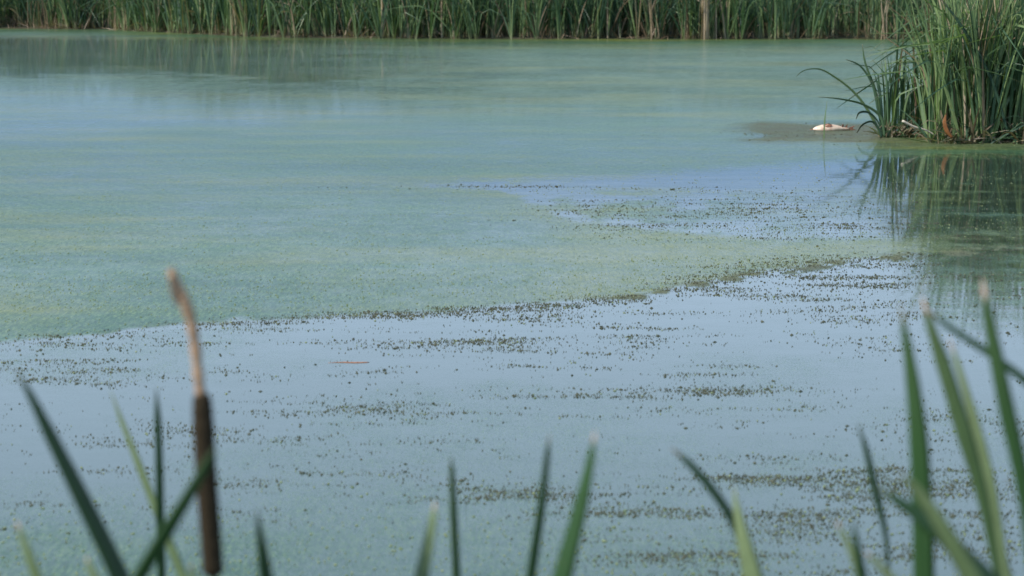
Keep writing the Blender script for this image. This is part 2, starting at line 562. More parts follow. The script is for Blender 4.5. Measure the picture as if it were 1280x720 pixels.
# every seed trails a short row of crumbs combed out by the wind
m_ = RNG.integers(1, 9, len(X)) * (RNG.uniform(0, 1, len(X)) < 0.5) + 1
X, Y = np.repeat(X, m_), np.repeat(Y, m_)
X, Y = X + RNG.normal(0, 0.06, len(X)) * (Y / 8), Y + RNG.normal(0, 0.016, len(Y)) * (Y / 8)
sz = np.clip(RNG.lognormal(math.log(0.00125), 0.65, len(X)), 0.0008, 0.006) * (Y / 9) ** 0.7
tufts('weed_fragments', X, Y, sz, sz * RNG.uniform(0.1, 0.65, len(X)), M_WEED)
X, Y = scatter(420000, 5.2, 20)
px, py = pix(X, Y)
e_ = np.interp(px, EX, EY)
dens = np.clip(0.30 * (py < e_) * (0.4 + 1.2 * sstep(0.4, 0.6, fbm(X * 0.6, Y * 2.0, 91))) + 0.06 * sstep(600, 700, py) + 0.5 * density(px, py, X, Y), 0, 1)
k_ = RNG.uniform(0, 1, len(X)) < dens * 0.30
X, Y = X[k_], Y[k_]
sz = np.clip(RNG.lognormal(math.log(0.0018), 0.4, len(X)), 0.001, 0.004)
tufts('duckweed_fronds', X, Y, sz, sz * 0.35, M_FROND)


# ------------------------------------------------------------------ leaf strips, many at once
def leaf_batch(base, az, length, lean, curve, width, phi, seg=7, kink_t=None, kink=None, twist=0.6, rng=RNG):
    """Curved tapering blades folded along the midrib. Returns verts, faces and t along each."""
    n = len(az)
    t = np.linspace(0, 1, seg + 1)[None]
    th = lean[:, None] + curve[:, None] * t ** 2
    if kink is not None:
        th = th + kink[:, None] * sstep(kink_t[:, None] - 0.03, kink_t[:, None] + 0.05, t)
    step = (length / seg)[:, None]
    thm = (th[:, 1:] + th[:, :-1]) / 2
    r = np.concatenate([np.zeros((n, 1)), np.cumsum(np.sin(thm) * step, 1)], 1)
    z = np.concatenate([np.zeros((n, 1)), np.cumsum(np.cos(thm) * step, 1)], 1)
    ca, sa = np.cos(az)[:, None], np.sin(az)[:, None]
    pts = np.stack([base[:, 0:1] + r * ca, base[:, 1:2] + r * sa, base[:, 2:3] + z], -1)
    perp = np.stack([-sa + 0 * t, ca + 0 * t, 0 * t + 0 * ca], -1)
    nor = np.stack([np.cos(th) * ca, np.cos(th) * sa, -np.sin(th)], -1)
    ph = phi[:, None] + twist * t * np.sign(phi[:, None] + 1e-6)
    side = perp * np.cos(ph)[..., None] + nor * np.sin(ph)[..., None]
    up = nor * np.cos(ph)[..., None] - perp * np.sin(ph)[..., None]
    w = width[:, None] * (0.75 + 0.25 * np.minimum(t / 0.25, 1)) * np.clip((1 - t) / 0.55, 0.02, 1) ** 0.8
    w = w[..., None] / 2
    v = np.stack([pts - side * w, pts + up * w * 0.35, pts + side * w], 2)          # n, seg+1, 3, 3
    idx = np.arange(n * (seg + 1) * 3).reshape(n, seg + 1, 3)
    f = np.concatenate([np.stack([idx[:, :-1, j], idx[:, :-1, j + 1], idx[:, 1:, j + 1], idx[:, 1:, j]], -1).reshape(-1, 4) for j in (0, 1)])
    tt = np.broadcast_to(t[..., None], (n, seg + 1, 3)).reshape(-1)
    return v.reshape(-1, 3), f, tt


def per_vert(a, seg):
    return np.repeat(a, (seg + 1) * 3)


# ---- the far reed bed: one mass behind the front row
def bed_leaves(nshoot, xr, depth, front, seg, hmean, dead_share, seed):
    rg = np.random.default_rng(seed)
    x = rg.uniform(*xr, nshoot)
    off = front + depth * rg.uniform(0, 1, nshoot) ** 1.3
    y = shore_y(x) + off + 0.5 * (fbm(x * 0.9, x * 0, 9) - .5)
    clump = fbm(x * 0.8, y * 0.8, 81)
    ok = rg.uniform(0, 1, nshoot) < 0.26 + 1.2 * sstep(0.38, 0.56, clump)
    x, y, clump = x[ok], y[ok], clump[ok]
    h = hmean * (0.80 + 0.5 * (fbm(x * 0.4, y * 0.4, 83) - 0.2)) * rg.uniform(0.8, 1.15, len(x))
    per = 6
    X_, Y_, H_ = np.repeat(x, per), np.repeat(y, per), np.repeat(h, per)
    n = len(X_)
    base = np.stack([X_ + rg.normal(0, .03, n), Y_ + rg.normal(0, .03, n), ground_z(X_, Y_) - 0.05], 1)
    tone = np.repeat(0.08 + 0.75 * fbm(x * 0.35, y * 0.5, 85), per)
    dead = rg.uniform(0, 1, n) < dead_share * (0.5 + 1.5 * np.repeat(fbm(x * 0.6, y, 87), per))
    length = H_ * rg.uniform(0.55, 1.05, n) * np.where(dead, 0.62, 1)
    lean = np.abs(rg.normal(0.05, 0.15, n)) + np.where(dead, rg.uniform(0, .45, n), 0)
    curve = np.abs(rg.normal(0.35, 0.55, n))
    kink = np.where(rg.uniform(0, 1, n) < 0.24, rg.uniform(0.5, 2.2, n), 0)
    v, f, t = leaf_batch(base, rg.uniform(0, 2 * np.pi, n), length, lean, curve, rg.uniform(0.020, 0.040, n), rg.uniform(-1.2, 1.2, n), seg,
                         rg.uniform(0.4, 0.8, n), kink, 0.8, rg)
    tint = np.clip(tone + rg.normal(0, 0.30, n), 0, 1)
    tv = per_vert(tint, seg)
    tv = np.clip(tv + 0.45 * (1 - t) ** 2.5 - 0.08, 0, 1)
    dry = np.clip(per_vert(dead.astype(float), seg) + 0.55 * sstep(0.08, 0.0, t), 0, 1)
    return v, f, {'tint': tv, 'dry': dry, 'tipdry': 0 * t}


v, f, at = bed_leaves(6000, (-27, 24), 5.0, 0.35, 6, 2.75, 0.10, 101)
tag(mesh_obj('reed_bed', v, f, M_REED, attrs=at), kind='stuff')
# matted litter of dead stems low on the far shore
n = 1700
rg = np.random.default_rng(33)
lx_ = rg.uniform(-26, 23, n)
ly_ = shore_y(lx_) + rg.uniform(0.0, 1.6, n)
v, f, t = leaf_batch(np.stack([lx_, ly_, np.maximum(ground_z(lx_, ly_), 0) + 0.0], 1), rg.uniform(0, 6.28, n), rg.uniform(0.2, 0.8, n), rg.uniform(0.2, 1.5, n),
                     rg.uniform(0, .6, n), rg.uniform(0.012, 0.03, n), rg.uniform(-1, 1, n), 4)
tag(mesh_obj('reed_litter', v, f, M_REED, attrs={'tint': per_vert(rg.uniform(0, .8, n), 4), 'dry': np.ones(len(t)), 'tipdry': 0 * t}), kind='stuff')


# ---- single shoots: prototypes with leaves as parts, then copies
def shoot_proto(seed, h, nleaf, width, spread, seg=8, dead=0.08, tone=0.5):
    """One cattail shoot: a list of (verts, faces, attrs), rooted at the origin."""
    rg = np.random.default_rng(seed)
    leaves = []
    fan = rg.uniform(0, math.pi)
    for i in range(nleaf):
        az = fan + (math.pi if i % 2 else 0) + rg.normal(0, 0.35)
        kk = rg.uniform(0.5, 2.2) if rg.uniform() < 0.30 else 0
        a1 = lambda q: np.array([q], float)
        isdead = rg.uniform() < dead
        v, f, t = leaf_batch(np.array([[0.012 * math.cos(az), 0.012 * math.sin(az), 0.0]]), a1(az), a1(h * rg.uniform(0.62, 1.05)),
                             a1(abs(rg.normal(0.03, spread * 0.6)) + spread * 0.12 * i / nleaf), a1(abs(rg.normal(spread, spread))), a1(width * rg.uniform(0.75, 1.2)),
                             a1(rg.uniform(-1.1, 1.1)), seg, a1(rg.uniform(0.45, 0.8)), a1(kk), 0.8)
        tint = np.clip(tone + rg.normal(0, 0.28) + 0.55 * (1 - t) ** 2.2, 0, 1)
        leaves.append((v, f, {'tint': tint, 'dry': np.clip(isdead * 0.95 + 0.55 * sstep(.07, 0, t), 0, 1), 'tipdry': 0.7 * sstep(0.93, 1.0, t)}))
    return leaves


def proto_object(leaves, name, label, cat, group=None, joined=False):
    if joined:
        vs, fs, off = [], [], 0
        for v, f, a in leaves:
            vs.append(v)
            fs.append(f + off)
            off += len(v)
        o = mesh_obj(name, np.concatenate(vs), np.concatenate(fs), M_REED, attrs={k: np.concatenate([l[2][k] for l in leaves]) for k in leaves[0][2]})
    else:
        o = empty(name, (0, 0, 0))
        for v, f, a in leaves:
            mesh_obj('leaf', v, f, M_REED, o, attrs=a)
    return tag(o, label, cat, group)


def copy_tree(o, parent=None):
    c = o.copy()
    C.objects.link(c)
    if parent:
        c.parent = parent
    for ch in o.children:
        copy_tree(ch, c)
    return c


def place(protos, used_flags, i, loc, rz, scale, label=None, group=None, cat=None):
    o = protos[i]
    if used_flags[i]:
        o = copy_tree(o)
    used_flags[i] = True
    o.location, o.rotation_euler, o.scale = loc, (0, 0, rz), scale
    return tag(o, label, cat, group)


# far front row: 150 shoots one by one
FL = 'green cattail shoot in the front row of the far reed bed'
FG = 'cattail shoots along the far shore'
fp = [proto_object(shoot_proto(500 + i, 2.65, 7, 0.040, 0.34, 7, 0.08, 0.24 + 0.05 * i), 'cattail_shoot', FL, 'cattail', FG, joined=True) for i in range(9)]
fu = [False] * 9
rg = np.random.default_rng(44)
xs_far = np.sort(np.concatenate([rg.uniform(-17.2, 15.6, 110), rg.normal(-11.5, 1.2, 20), rg.normal(-3, 1, 20)]))
for x in xs_far:
    y = float(shore_y(x)) + rg.uniform(-0.15, 0.6)
    s = rg.uniform(0.8, 1.1)
    place(fp, fu, int(rg.integers(9)), (x, y, float(ground_z(np.float64(x), np.float64(y))) - 0.03), rg.uniform(0, 6.28), (s, s, s * rg.uniform(0.85, 1.1)))


# pale dead bunches in the far bed
def dead_bunch(px, py, h, n, spread, tone, label, seed, w=0.022):
    rg = np.random.default_rng(seed)
    p = W(px, py)
    o = empty('dead_reed_bunch', (p.x, float(shore_y(p.x)) - 0.25, -0.05))
    tag(o, label, 'dead reeds')
    for i in range(n):
        az = rg.uniform(0, 6.28)
        a1 = lambda q: np.array([q], float)
        v, f, t = leaf_batch(np.array([[rg.normal(0, spread), rg.normal(0, spread * .6), 0]]), a1(az), a1(h * rg.uniform(.7, 1.05)), a1(abs(rg.normal(0, .06))), a1(rg.normal(0.1, .15)),
                             a1(w * rg.uniform(.8, 1.4)), a1(rg.uniform(-1.2, 1.2)), 6, a1(rg.uniform(.5, .9)), a1(rg.uniform(.4, 1.6) if rg.uniform() < .35 else 0))
        mesh_obj('dead_leaf', v, f, M_REED, o, attrs={'tint': np.full(len(t), np.clip(tone + rg.normal(0, .15), 0, 1)), 'dry': np.ones(len(t)), 'tipdry': 0 * t})
    return o


dead_bunch(879, 48.5, 2.4, 26, 0.11, 0.95, 'broad bunch of bleached dead reed leaves standing in the far bed right of centre', 1, 0.03)
dead_bunch(812, 48.5, 2.2, 8, 0.05, 0.62, 'thin bunch of pinkish dead reed stems left of the bleached broad bunch', 2)
dead_bunch(855, 48.5, 1.1, 6, 0.06, 0.45, 'short brownish dead reed tuft just left of the bleached broad bunch', 3)
dead_bunch(1104, 49.5, 1.9, 7, 0.08, 0.9, 'pale dead reed stems at the far shore beside the right-hand clump', 4)
dead_bunch(137, 39, 2.2, 9, 0.10, 0.5, 'brown dead reed stems where the far shore steps back, at left', 5)
dead_bunch(42, 37, 1.5, 9, 0.25, 0.35, 'low brown dead reeds at the left end of the far shore', 6)


# ------------------------------------------------------------------ lofted tubes and shaped solids
def tube(pts, radii, k=10, flat=1.0, cap=True):
    pts = [Vector(p) for p in pts]
    v, f = [], []
    prev = None
    for i, p in enumerate(pts):
        tg = (pts[min(i + 1, len(pts) - 1)] - pts[max(i - 1, 0)]).normalized()
        a = prev if prev is not None else (Vector((0, 1, 0)) if abs(tg.y) < 0.9 else Vector((1, 0, 0)))
        a = (a - tg * a.dot(tg)).normalized()
        prev = a
        b = tg.cross(a)
        for j in range(k):
            q = 2 * math.pi * j / k
            v.append(p + (a * math.cos(q) * flat + b * math.sin(q)) * radii[i])
    for i in range(len(pts) - 1):
        for j in range(k):
            f.append((i * k + j, i * k + (j + 1) % k, (i + 1) * k + (j + 1) % k, (i + 1) * k + j))
    if cap:
        f.append(tuple(range(k - 1, -1, -1)))
        f.append(tuple(range((len(pts) - 1) * k, len(pts) * k)))
    return v, f


def catmull(pts, n):
    """Smooth curve through the points, tangents scaled by chord length."""
    P_ = [Vector(p) for p in pts]
    m = len(P_)
    h = [max((P_[i + 1] - P_[i]).length, 1e-6) for i in range(m - 1)]
    d = [(P_[i + 1] - P_[i]) / h[i] for i in range(m - 1)]
    T = [d[0]] + [(d[i - 1] * h[i] + d[i] * h[i - 1]) / (h[i] + h[i - 1]) for i in range(1, m - 1)] + [d[-1]]
    out = []
    for i in range(m - 1):
        for k in range(n):
            t = k / n
            out.append(P_[i] * (2 * t ** 3 - 3 * t * t + 1) + T[i] * (h[i] * (t ** 3 - 2 * t * t + t)) + P_[i + 1] * (3 * t * t - 2 * t ** 3) + T[i + 1] * (h[i] * (t ** 3 - t * t)))
    out.append(P_[-1])
    return out


# ------------------------------------------------------------------ the reed clump on the right
CL = 'green cattail shoot in the dense clump standing in the water at right'
CG = 'cattail shoots of the clump at right'
cp = [proto_object(shoot_proto(700 + i, 2.15, 8, 0.030, 0.20, 10, 0.09, 0.44 + 0.045 * i), 'cattail_shoot', CL, 'cattail', CG) for i in range(10)]
cu = [False] * 10
rg = np.random.default_rng(55)
for i in range(165):
    if i < 100:
        px_ = rg.uniform(1163, 1345)
        Y_ = 20.35 + abs(rg.normal(0, 0.55)) + 0.1 * math.sin(px_ * .06)
    else:
        px_ = rg.uniform(1180, 1390)
        Y_ = rg.uniform(21.0, 23.4)
    X_ = (px_ - 640) / FPX * Y_
    s = rg.uniform(0.80, 1.12) * (0.70 + 0.30 * min(1, max(0, (px_ - 1160) / 50)))
    place(cp, cu, int(rg.integers(10)), (X_, Y_, -0.12), rg.uniform(0, 6.28), (rg.uniform(.9, 1.15), rg.uniform(.9, 1.15), s))
EL = 'shorter cattail shoot in the loose tuft at the left edge of the right-hand clump'
EG = 'cattail shoots of the loose tuft'
ep = [proto_object(shoot_proto(800 + i, 1.34, 5, 0.028, 0.13, 9, 0.04, 0.30 + 0.07 * i), 'cattail_shoot', EL, 'cattail', EG) for i in range(5)]
eu = [False] * 5
for i, (px_, dy, s) in enumerate([(1104, 0, .86), (1108, .1, .98), (1112, -.05, 1.0), (1116, .15, .9), (1119, .02, .95), (1124, .3, 1.05), (1129, .1, .9), (1110, .4, .8),
                                  (1114, .3, 1.12), (1131, .5, 1.0), (1143, .5, .8), (1158, .3, .9), (1161, .15, 1.15), (1166, .05, 1.3), (1171, .2, 1.4), (1137, .2, .95), (1149, .1, 1.05), (1153, .4, 1.3), (1147, .8, 1.1), (1160, .6, 1.5), (1140, 1.0, 1.0), (1156, .9, 1.35), (1127, .6, .9)]):
    Y_ = 21.2 + dy
    place(ep, eu, i % 5, ((px_ - 640) / FPX * Y_, Y_, -0.10), rg.uniform(0, 6.28), (1, 1, s))


def ribbon(path, widths, phi=0.0, thick=0.12, n=8, twist=0.0):
    """A blade with a real lens-shaped section along a 3-D path."""
    pts = catmull(path, n)
    m = len(pts)
    wi = np.interp(np.linspace(0, len(widths) - 1, m), range(len(widths)), widths)
    v, f, t = [], [], []
    for i, p in enumerate(pts):
        tg = (pts[min(i + 1, m - 1)] - pts[max(i - 1, 0)]).normalized()
        view = Vector((0, 1, 0))
        side = tg.cross(view).normalized()
        nor = side.cross(tg).normalized()
        a = phi + twist * i / m
        s2 = side * math.cos(a) + nor * math.sin(a)
        n2 = nor * math.cos(a) - side * math.sin(a)
        h = wi[i] / 2
        for u, q in ((-1, 0), (-.5, .8), (0, 1), (.5, .8), (1, 0), (.5, -.35), (0, -.1), (-.5, -.35)):
            v.append(p + s2 * u * h + n2 * q * h * thick)
            t.append(i / (m - 1))
    k = 8
    for i in range(m - 1):
        for j in range(k):
            f.append((i * k + j, i * k + (j + 1) % k, (i + 1) * k + (j + 1) % k, (i + 1) * k + j))
    f.append(tuple(range(k - 1, -1, -1)))
    f.append(tuple(range((m - 1) * k, m * k)))
    return np.array([tuple(x) for x in v]), f, np.array(t)


def arch_leaf(pts, D, wpx, tint, label, phi=0.5, dry=0.0, tipdry=0.6):
    """A single leaf leaning out of the clump, root first."""
    path = [P(x, y, D) for x, y in pts]
    root = path[0].copy()
    o = empty('cattail_shoot', root)
    tag(o, label, 'cattail')
    v, f, t = ribbon([p - root for p in path], [0.78 * w * D / FPX for w in wpx], phi, 0.15, 6)
    mesh_obj('leaf', v, f, M_REED, o, attrs={'tint': np.full(len(t), tint), 'dry': np.full(len(t), dry), 'tipdry': tipdry * sstep(.8, 1, t)})
    return o


arch_leaf([(1103, 172), (1092, 150), (1070, 118), (1046, 98), (1022, 86), (1000, 91), (995, 96)], 21.1, [4, 5, 4, 3.5, 2.5, 1.5, .5], .75, 'long leaf arching far left out of the loose tuft, its tip drooping')
arch_leaf([(1105, 172), (1098, 140), (1088, 100), (1072, 80), (1056, 74)], 21.25, [4, 4, 4, 3, .6], .35, 'leaf bending left near the top of the loose tuft')
arch_leaf([(1106, 172), (1100, 145), (1080, 131), (1052, 124), (1022, 121)], 21.0, [4, 5, 4, 3, .6], .5, 'leaf bent almost level to the left at mid height of the loose tuft')
arch_leaf([(1108, 172), (1094, 112), (1080, 72), (1078, 55)], 21.3, [4, 4, 3, .6], .55, 'upright outer leaf leaning left at the top of the loose tuft')
arch_leaf([(1102, 172), (1098, 160), (1090, 152), (1078, 156), (1071, 166)], 20.9, [3, 4, 4, 4, 2], .1, 'short dark leaf snapped over with its tip in the water by the loose tuft')
arch_leaf([(1104, 170), (1096, 150), (1084, 140), (1074, 141), (1070, 149)], 21.05, [3, 3, 4, 4, 1], .15, 'short dark leaf hooked over left of the loose tuft')
arch_leaf([(1030, 181), (1030, 168), (1031, 150), (1034, 126)], 20.9, [2.5, 3, 3, .8], .8, 'lone thin upright leaf standing in the water in front of the fish', .9, 0.0, .2)
arch_leaf([(1262, 172), (1235, 90), (1200, 30), (1170, -10)], 20.2, [4, 5, 5, 1], .1, 'dark broad leaf slanting up to the left across the dense clump', .4)
arch_leaf([(1183, 170), (1182, 160), (1178, 148), (1176, 138)], 20.15, [5, 6, 5, 1], .5, 'dry standing leaf stub at the foot of the dense clump', .4, .8)
# rust-coloured leaf, fallen pale stems
p = P(1187, 171, 20.05)
o = empty('dead_leaf', p)
tag(o, 'small rust-orange dead leaf curled at the foot of the dense clump', 'leaf')
v, f, t = ribbon([P(x, y, 20.05) - p for x, y in ((1190, 172), (1184, 164), (1181, 152), (1183, 141))], [w * 20.05 / FPX for w in (3, 6, 5, 1)], .3, .2)
mesh_obj('blade', v, f, M_ORANGE, o)
for pts_, D_, r_, lab in (([(1128, 151), (1142, 158), (1158, 163), (1172, 171)], 20.3, 1.5, 'bleached broken reed stem sloping down to the right in front of the clump'),):
    q = [P(x, y, D_ + 0.02 * i) for i, (x, y) in enumerate(pts_)]
    v, f = tube(catmull([a - q[0] for a in q], 5), [r_ * D_ / FPX * (1 - .4 * i / (5 * (len(q) - 1))) for i in range(5 * (len(q) - 1) + 1)], 8)
    tag(mesh_obj('fallen_stem', v, f, M_PALE, loc=q[0]), lab, 'reed stem')


# collapsed leaves and broken stems trapped at the foot of the clump
n = 420
rg = np.random.default_rng(66)
ppx = np.concatenate([rg.uniform(1100, 1345, 330), rg.uniform(1106, 1140, 90)])
lD = np.where(ppx < 1160, 21.0, 20.15) + np.abs(rg.normal(0, .22, n))
v, f, t = leaf_batch(np.stack([(ppx - 640) / FPX * lD, lD, np.full(n, -0.01)], 1), rg.uniform(0, 6.28, n), np.where(ppx < 1150, 0.5, 1) * rg.uniform(0.12, 0.65, n), rg.uniform(0.15, 1.45, n),
                     rg.uniform(0, .9, n), rg.uniform(0.010, 0.026, n), rg.uniform(-1, 1, n), 5, rg.uniform(.3, .8, n), np.where(rg.uniform(0, 1, n) < .4, rg.uniform(.4, 1.6, n), 0))
tag(mesh_obj('reed_litter', v, f, M_REED, attrs={'tint': per_vert(rg.uniform(0, .75, n), 5), 'dry': per_vert((rg.uniform(0, 1, n) < .6) * rg.uniform(.6, 1, n), 5), 'tipdry': 0 * t}), kind='stuff')


# ------------------------------------------------------------------ the dead fish
def fish():
    c = W(1039, 163)
    o = empty('dead_fish', c)
    tag(o, 'pale pinkish-white dead fish floating belly up left of the right-hand clump', 'fish')
    L_ = 0.41
    prof = [(0, .010, .008), (.03, .022, .018), (.10, .042, .034), (.22, .060, .050), (.38, .068, .058), (.52, .066, .056), (.66, .052, .046), (.78, .034, .032), (.88, .020, .022), (.95, .015, .020), (1.0, .006, .02)]
    v, f, k = [], [], 16
    for t, ry, rz in prof:
        for j in range(k):
            q = 2 * math.pi * j / k
            bump = 1 + 0.05 * math.sin(t * 23 + j)
            v.append(((t - .5) * L_, math.cos(q) * ry * bump, 0.012 + math.sin(q) * rz * (1 if math.sin(q) > 0 else .6)))
    n_ = len(prof)
    for i in range(n_ - 1):
        for j in range(k):
            f.append((i * k + j, i * k + (j + 1) % k, (i + 1) * k + (j + 1) % k, (i + 1) * k + j))
    f += [tuple(range(k - 1, -1, -1)), tuple(range((n_ - 1) * k, n_ * k))]
    mesh_obj('body', v, f, M_FISH, o)

    def fin(name, pts, off, mat=M_FIN):
        a = [Vector(p_) for p_ in pts]
        b = [p_ + Vector(off) for p_ in a]
        m = len(a)
        mesh_obj(name, a + b, [tuple(range(m)), tuple(range(2 * m - 1, m - 1, -1))] + [(i, i + m, (i + 1) % m + m, (i + 1) % m) for i in range(m)], mat, o, smooth=False)
    fin('gill_cover', [(-.085, -.048, .050), (-.03, -.050, .062), (.0, -.047, .060), (-.02, -.058, .040), (-.06, -.060, .038)], (0, -.004, .004), M_FIN)
    fin('pectoral_fin', [(-.10, -.03, .055), (-.06, -.012, .068), (.0, -.02, .064), (-.03, -.035, .066)], (0, .004, .006))
    fin('pelvic_fin', [(.11, -.02, .040), (.14, -.01, .038), (.128, -.02, .075), (.118, -.018, .068)], (.002, .006, 0))
    fin('anal_fin', [(.145, -.01, .030), (.175, -.01, .028), (.180, -.012, .066), (.165, -.012, .058)], (.002, .006, 0))
    fin('tail_fin', [(.17, -.004, .035), (.20, -.004, .030), (.265, -.004, .052), (.240, -.004, .022), (.275, -.004, .004), (.20, -.004, .002), (.17, -.004, .004)], (0, .008, 0))
    fin('snout', [(-.205, -.006, .008), (-.195, -.01, .022), (-.232, 0, .014), (-.235, 0, .006)], (0, .012, 0))
    o.rotation_euler = (0, 0, R(4))


fish()
# reddish sliver of leaf on the near water
p = W(436, 453.5)
v, f = tube(catmull([(-.088, -.006, .0008), (-.03, .004, .001), (.03, -.002, .001), (.088, .006, .0006)], 5), [.0008] + [.001 + .0022 * math.sin(i / 15 * 2.6) for i in range(14)] + [.001], 8, 0.35)
o = tag(mesh_obj('floating_leaf', v, f, M_RED, loc=p), 'narrow reddish-orange leaf sliver floating on the open near water', 'leaf')
# pale debris on the far shore
for px_, py_, w_, lab in ((1127, 48.5, .55, 'pale bleached drift stem lying on the far shore left of its twin'), (1137, 46.5, .45, 'pale bleached drift stem lying on the far shore behind the tuft tips'),
                          (770, 47, .7, 'bent pale dead stem lying at the waterline under the thin pinkish bunch'), (437, 46, .8, 'pale broken stem leaning at the far waterline left of centre')):
    p = W(px_, py_)
    v, f = tube(catmull([(-w_ / 2, 0, .04), (-.1, .05, .12), (.1, -.03, .16), (w_ / 2, .05, .05)], 4), [.03, .035, .04, .042, .042, .04, .04, .038, .036, .034, .03, .025, .02], 8)
    tag(mesh_obj('drift_stem', v, f, M_PALE, loc=(p.x, p.y + .2, .02)), lab, 'reed stem')


# ------------------------------------------------------------------ foreground cattails
def near_shoot(D, basepx, leaves, label, group=None):
    """leaves: (pixel path tip first, width in px tip..frame bottom, tint, tip dryness, phi, twist). All blades join at one foot on the bank."""
    d0 = D
    foot = P(basepx, 720, d0)
    zg = float(ground_z(np.float64(foot.x), np.float64(d0)))
    foot.z = zg - 0.02
    o = empty('cattail_shoot', foot)
    tag(o, label, 'cattail', group)
    for li, (pts, w, tint, tipd, phi, tw, dD) in enumerate(leaves):
        path = [P(x, y, d0 + dD) for x, y in pts]
        last, prev = path[-1], path[-2]
        low = foot + Vector((0.006 * (li - 1), 0.01 * li, 0))
        dirn = (last - prev).normalized()
        mid1 = last + dirn * min(0.35, 0.35 * (last.z - low.z))
        mid1 = mid1.lerp(low, 0.15)
        mid2 = mid1.lerp(low, 0.55)
        path = path + [mid1, mid2, low]
        ww = [q * (d0 + dD) / FPX for q in w]
        ww = ww + [ww[-1] * 0.95, ww[-1] * 0.85, ww[-1] * 0.7]
        # widths per path point
        v, f, t = ribbon([q - foot for q in path], ww, phi, 0.16, 8, tw)
        seen = len(pts) / len(path)
        tipa = tipd * sstep(0.10, 0.035, t)
        mesh_obj('leaf', v, f, M_NEAR, o, attrs={'tint': np.clip(np.full(len(t), tint) + .05 * np.sin(t * 9), 0, 1), 'dry': 0 * t, 'tipdry': tipa})  # tint also carries painted light: sunlit blades pale, shaded blades dark
    return o


# left side
near_shoot(2.15, 168, [([(20, 462), (38, 494), (62, 542), (101, 620), (150, 722)], [1, 10, 17, 22, 25], .10, .2, .5, .1, 0)],
           'dark green cattail leaf leaning left, tallest blade at the far left foreground')
near_shoot(2.75, 232, [([(138, 488), (152, 526), (172, 577), (200, 650), (230, 725)], [1, 9, 13, 15, 16], .85, .1, -.6, .2, 0)],
           'pale blurred grey-green leaf leaning left behind the upright thin one')
near_shoot(2.6, 202, [([(195, 484), (197, 520), (199, 580), (200, 640), (202, 725)], [1, 9, 11, 12, 12], .28, .1, .5, .2, 0)],
           'thin upright green leaf just left of the brown cattail spike')
near_shoot(1.95, 150, [([(270, 556), (258, 580), (240, 612), (206, 668), (172, 725)], [2, 12, 17, 20, 20], .42, .1, .4, .1, 0)],
           'bright green leaf slanting up to the right across the brown cattail spike')
near_shoot(2.2, 60, [([(21, 652), (28, 672), (36, 695), (47, 725)], [3, 11, 15, 18], .85, .9, -.4, .1, 0)],
           'short pale leaf with pinkish dry tip in the bottom left corner')
near_shoot(2.2, 128, [([(108, 697), (113, 710), (122, 728)], [3, 11, 15], .9, 1.0, -.4, .1, 0)],
           'leaf tip with dry pink end showing between the two leaves left of the spike')
near_shoot(2.2, 250, [([(238, 706), (240, 716), (243, 730)], [3, 11, 14], .9, 1.0, -.4, .1, 0)],
           'leaf tip with dry pink end showing at the bottom just left of the spike foot')
near_shoot(2.1, 338, [([(321, 636), (324, 662), (328, 690), (333, 725)], [1, 9, 15, 20], .12, .2, .5, .1, 0)],
           'short dark pointed leaf standing alone just right of the cattail spike')
# middle
near_shoot(2.25, 516, [([(544, 628), (541, 648), (535, 680), (526, 725)], [2, 11, 16, 21], .85, .8, -.5, .1, 0)],
           'pale green leaf with pink tip leaning right, leftmost of the middle group')
near_shoot(2.6, 574, [([(564, 570), (565, 592), (567, 640), (571, 725)], [1, 9, 12, 13], .55, .2, .6, .1, 0)],
           'slender upright green leaf, second from the left in the middle group')
near_shoot(2.3, 652, [([(687, 542), (684, 570), (677, 630), (663, 725)], [1, 9, 13, 16], .40, .7, .5, .1, 0)],
           'narrow green leaf leaning right, third from the left in the middle group')
near_shoot(2.1, 688, [([(744, 538), (739, 570), (728, 622), (702, 725)], [1, 12, 20, 28], .35, .9, -.75, .5, 0)],
           'broad dark green leaf with pale pink tip, rightmost of the middle group')
# right of centre
near_shoot(2.35, 958, [([(839, 560), (862, 580), (890, 612), (918, 655), (938, 725)], [2, 10, 13, 14, 14], .12, .3, .5, .1, 0.06),
                       ([(917, 608), (921, 634), (929, 672), (942, 725)], [1, 10, 20, 30], .95, .2, -.55, .1, 0)],
           'pair of leaves right of centre, one dark and bent left, one short pale')
# right side
near_shoot(2.5, 1112, [([(1072, 528), (1082, 560), (1094, 612), (1106, 662), (1112, 725)], [1, 10, 15, 11, 6], .40, .1, .5, .5, 0)],
           'narrow bright green leaf left of the big broad upright blade')
near_shoot(2.15, 1158, [([(1125, 380), (1132, 420), (1141, 480), (1149, 560), (1153, 640), (1155, 725)], [1, 11, 19, 25, 27, 28], .42, .3, -.55, .5, 0)],
           'big broad upright dark green blade of the right foreground')
near_shoot(2.0, 1275, [([(1098, 610), (1125, 628), (1158, 652), (1200, 690), (1240, 728)], [4, 14, 22, 25, 25], .22, .1, .4, .1, 0)],
           'dark green leaf slanting down to the right across the big broad blade')
near_shoot(1.85, 1240, [([(1122, 592), (1140, 606), (1162, 634), (1188, 676), (1218, 728)], [2, 13, 20, 26, 30], .80, .3, -.6, .1, 0)],
           'pale grey-green leaf in front, crossing the foot of the big broad blade')
near_shoot(2.25, 1262, [([(1153, 372), (1162, 404), (1178, 452), (1205, 540), (1228, 620), (1248, 725)], [2, 11, 19, 22, 16, 10], .62, 1.0, -.5, .7, 0),
                        ([(1186, 422), (1196, 452), (1212, 505), (1235, 590), (1248, 660), (1256, 725)], [1, 8, 12, 14, 12, 10], .88, .8, -.6, .3, .1)],
           'pair of tall leaves with pink tips leaning left beside the big broad blade')
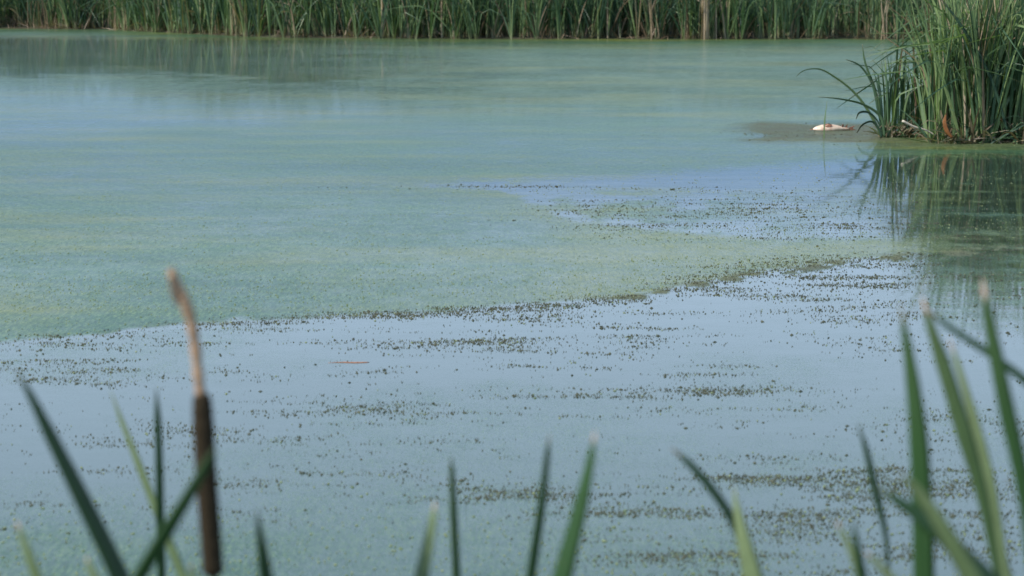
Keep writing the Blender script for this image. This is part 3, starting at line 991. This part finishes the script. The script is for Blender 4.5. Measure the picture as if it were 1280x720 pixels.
near_shoot(2.2, 1420, [([(1156, 385), (1180, 404), (1225, 434), (1282, 476), (1345, 540), (1400, 640)], [1.5, 8, 11, 13, 14, 15], .22, .5, .5, .1, .0)],
           'thin dark leaf bent low, slanting down to the right edge of the photo')
near_shoot(2.1, 1302, [([(1228, 350), (1234, 388), (1244, 440), (1258, 510), (1278, 600), (1294, 725)], [2, 13, 18, 21, 20, 18], .45, 1.0, -.5, .9, 0)],
           'tall dark green leaf with pink tip nearest the right edge')
near_shoot(2.15, 1086, [([(1066, 650), (1069, 670), (1073, 694), (1079, 728)], [1, 9, 13, 16], .45, .1, .4, .1, 0),
                        ([(1046, 652), (1054, 668), (1064, 690), (1076, 728)], [2, 8, 9, 10], .9, 1.0, -.4, .1, .05),
                        ([(1082, 690), (1094, 702), (1108, 716), (1122, 732)], [2, 9, 12, 14], .95, 1.0, -.4, .1, -.05)],
           'cluster of three short leaf tips with pink ends left of the broad blade')
near_shoot(2.4, 1268, [([(1241, 640), (1246, 664), (1252, 694), (1260, 728)], [1, 9, 13, 16], .95, .2, -.5, .1, 0)],
           'short pale green leaf low near the right edge')


# the cattail with its brown spike and the dry stalk above it
def spike():
    D = 2.15
    k = D / FPX
    foot = P(281, 720, D)
    foot.z = float(ground_z(np.float64(foot.x), np.float64(D))) - 0.02
    o = empty('cattail_spike', foot)
    tag(o, 'brown cattail spike with a crooked dry tan stalk above it, left foreground', 'cattail')
    sp = catmull([P(x, y, D) - foot for x, y in ((252, 489), (254, 530), (258, 600), (263, 665), (267, 722))], 8)
    m = len(sp)
    rad = []
    for i in range(m):
        t = i / (m - 1)
        r = 13.6 * min(1, (t / 0.05) ** .5 if t < .05 else 1) * min(1, ((1 - t) / 0.03) ** .5 if t > .97 else 1)
        rad.append(max(r, 4) * k * (0.86 + .14 * min(1, t * 4) + .02 * math.sin(i * 1.7)))
    v, f = tube(sp, rad, 20)
    mesh_obj('seed_spike', v, f, M_SPIKE, o)
    st = catmull([P(x, y, D) - foot for x, y in ((251, 496), (248, 470), (244, 432), (239, 402), (234, 384))], 6)
    v, f = tube(st, [(6.6 + .8 * math.sin(i * 1.3)) * k for i in range(len(st))], 12)
    mesh_obj('dry_stalk', v, f, M_STALK, o)
    # crooked upper part: tattered, thicker, with a loose husk on its left
    up = catmull([P(x, y, D) - foot for x, y in ((236, 392), (231, 376), (224, 362), (218, 349), (214, 336))], 6)
    v, f = tube(up, [(7.6 - 2.2 * (i / 24) ** 2 + 1.0 * math.sin(i * 1.9)) * k for i in range(len(up))], 12)
    mesh_obj('stalk_tip', v, f, M_STALK, o)
    v, f, t = ribbon([P(x, y, D - .008) - foot for x, y in ((214, 345), (217, 360), (220, 372), (222, 383))], [7 * k, 10 * k, 9 * k, 3 * k], .6, .3, 6)
    mesh_obj('husk', v, f, M_STALK, o)
    v, f = tube([P(266.5, 718, D) - foot, P(269, 790, D) - foot, Vector((0, 0, .3)), Vector((0, 0, 0))], [.0045, .0052, .007, .009], 10)
    mesh_obj('stem', v, f, M_STEM, o)


spike()
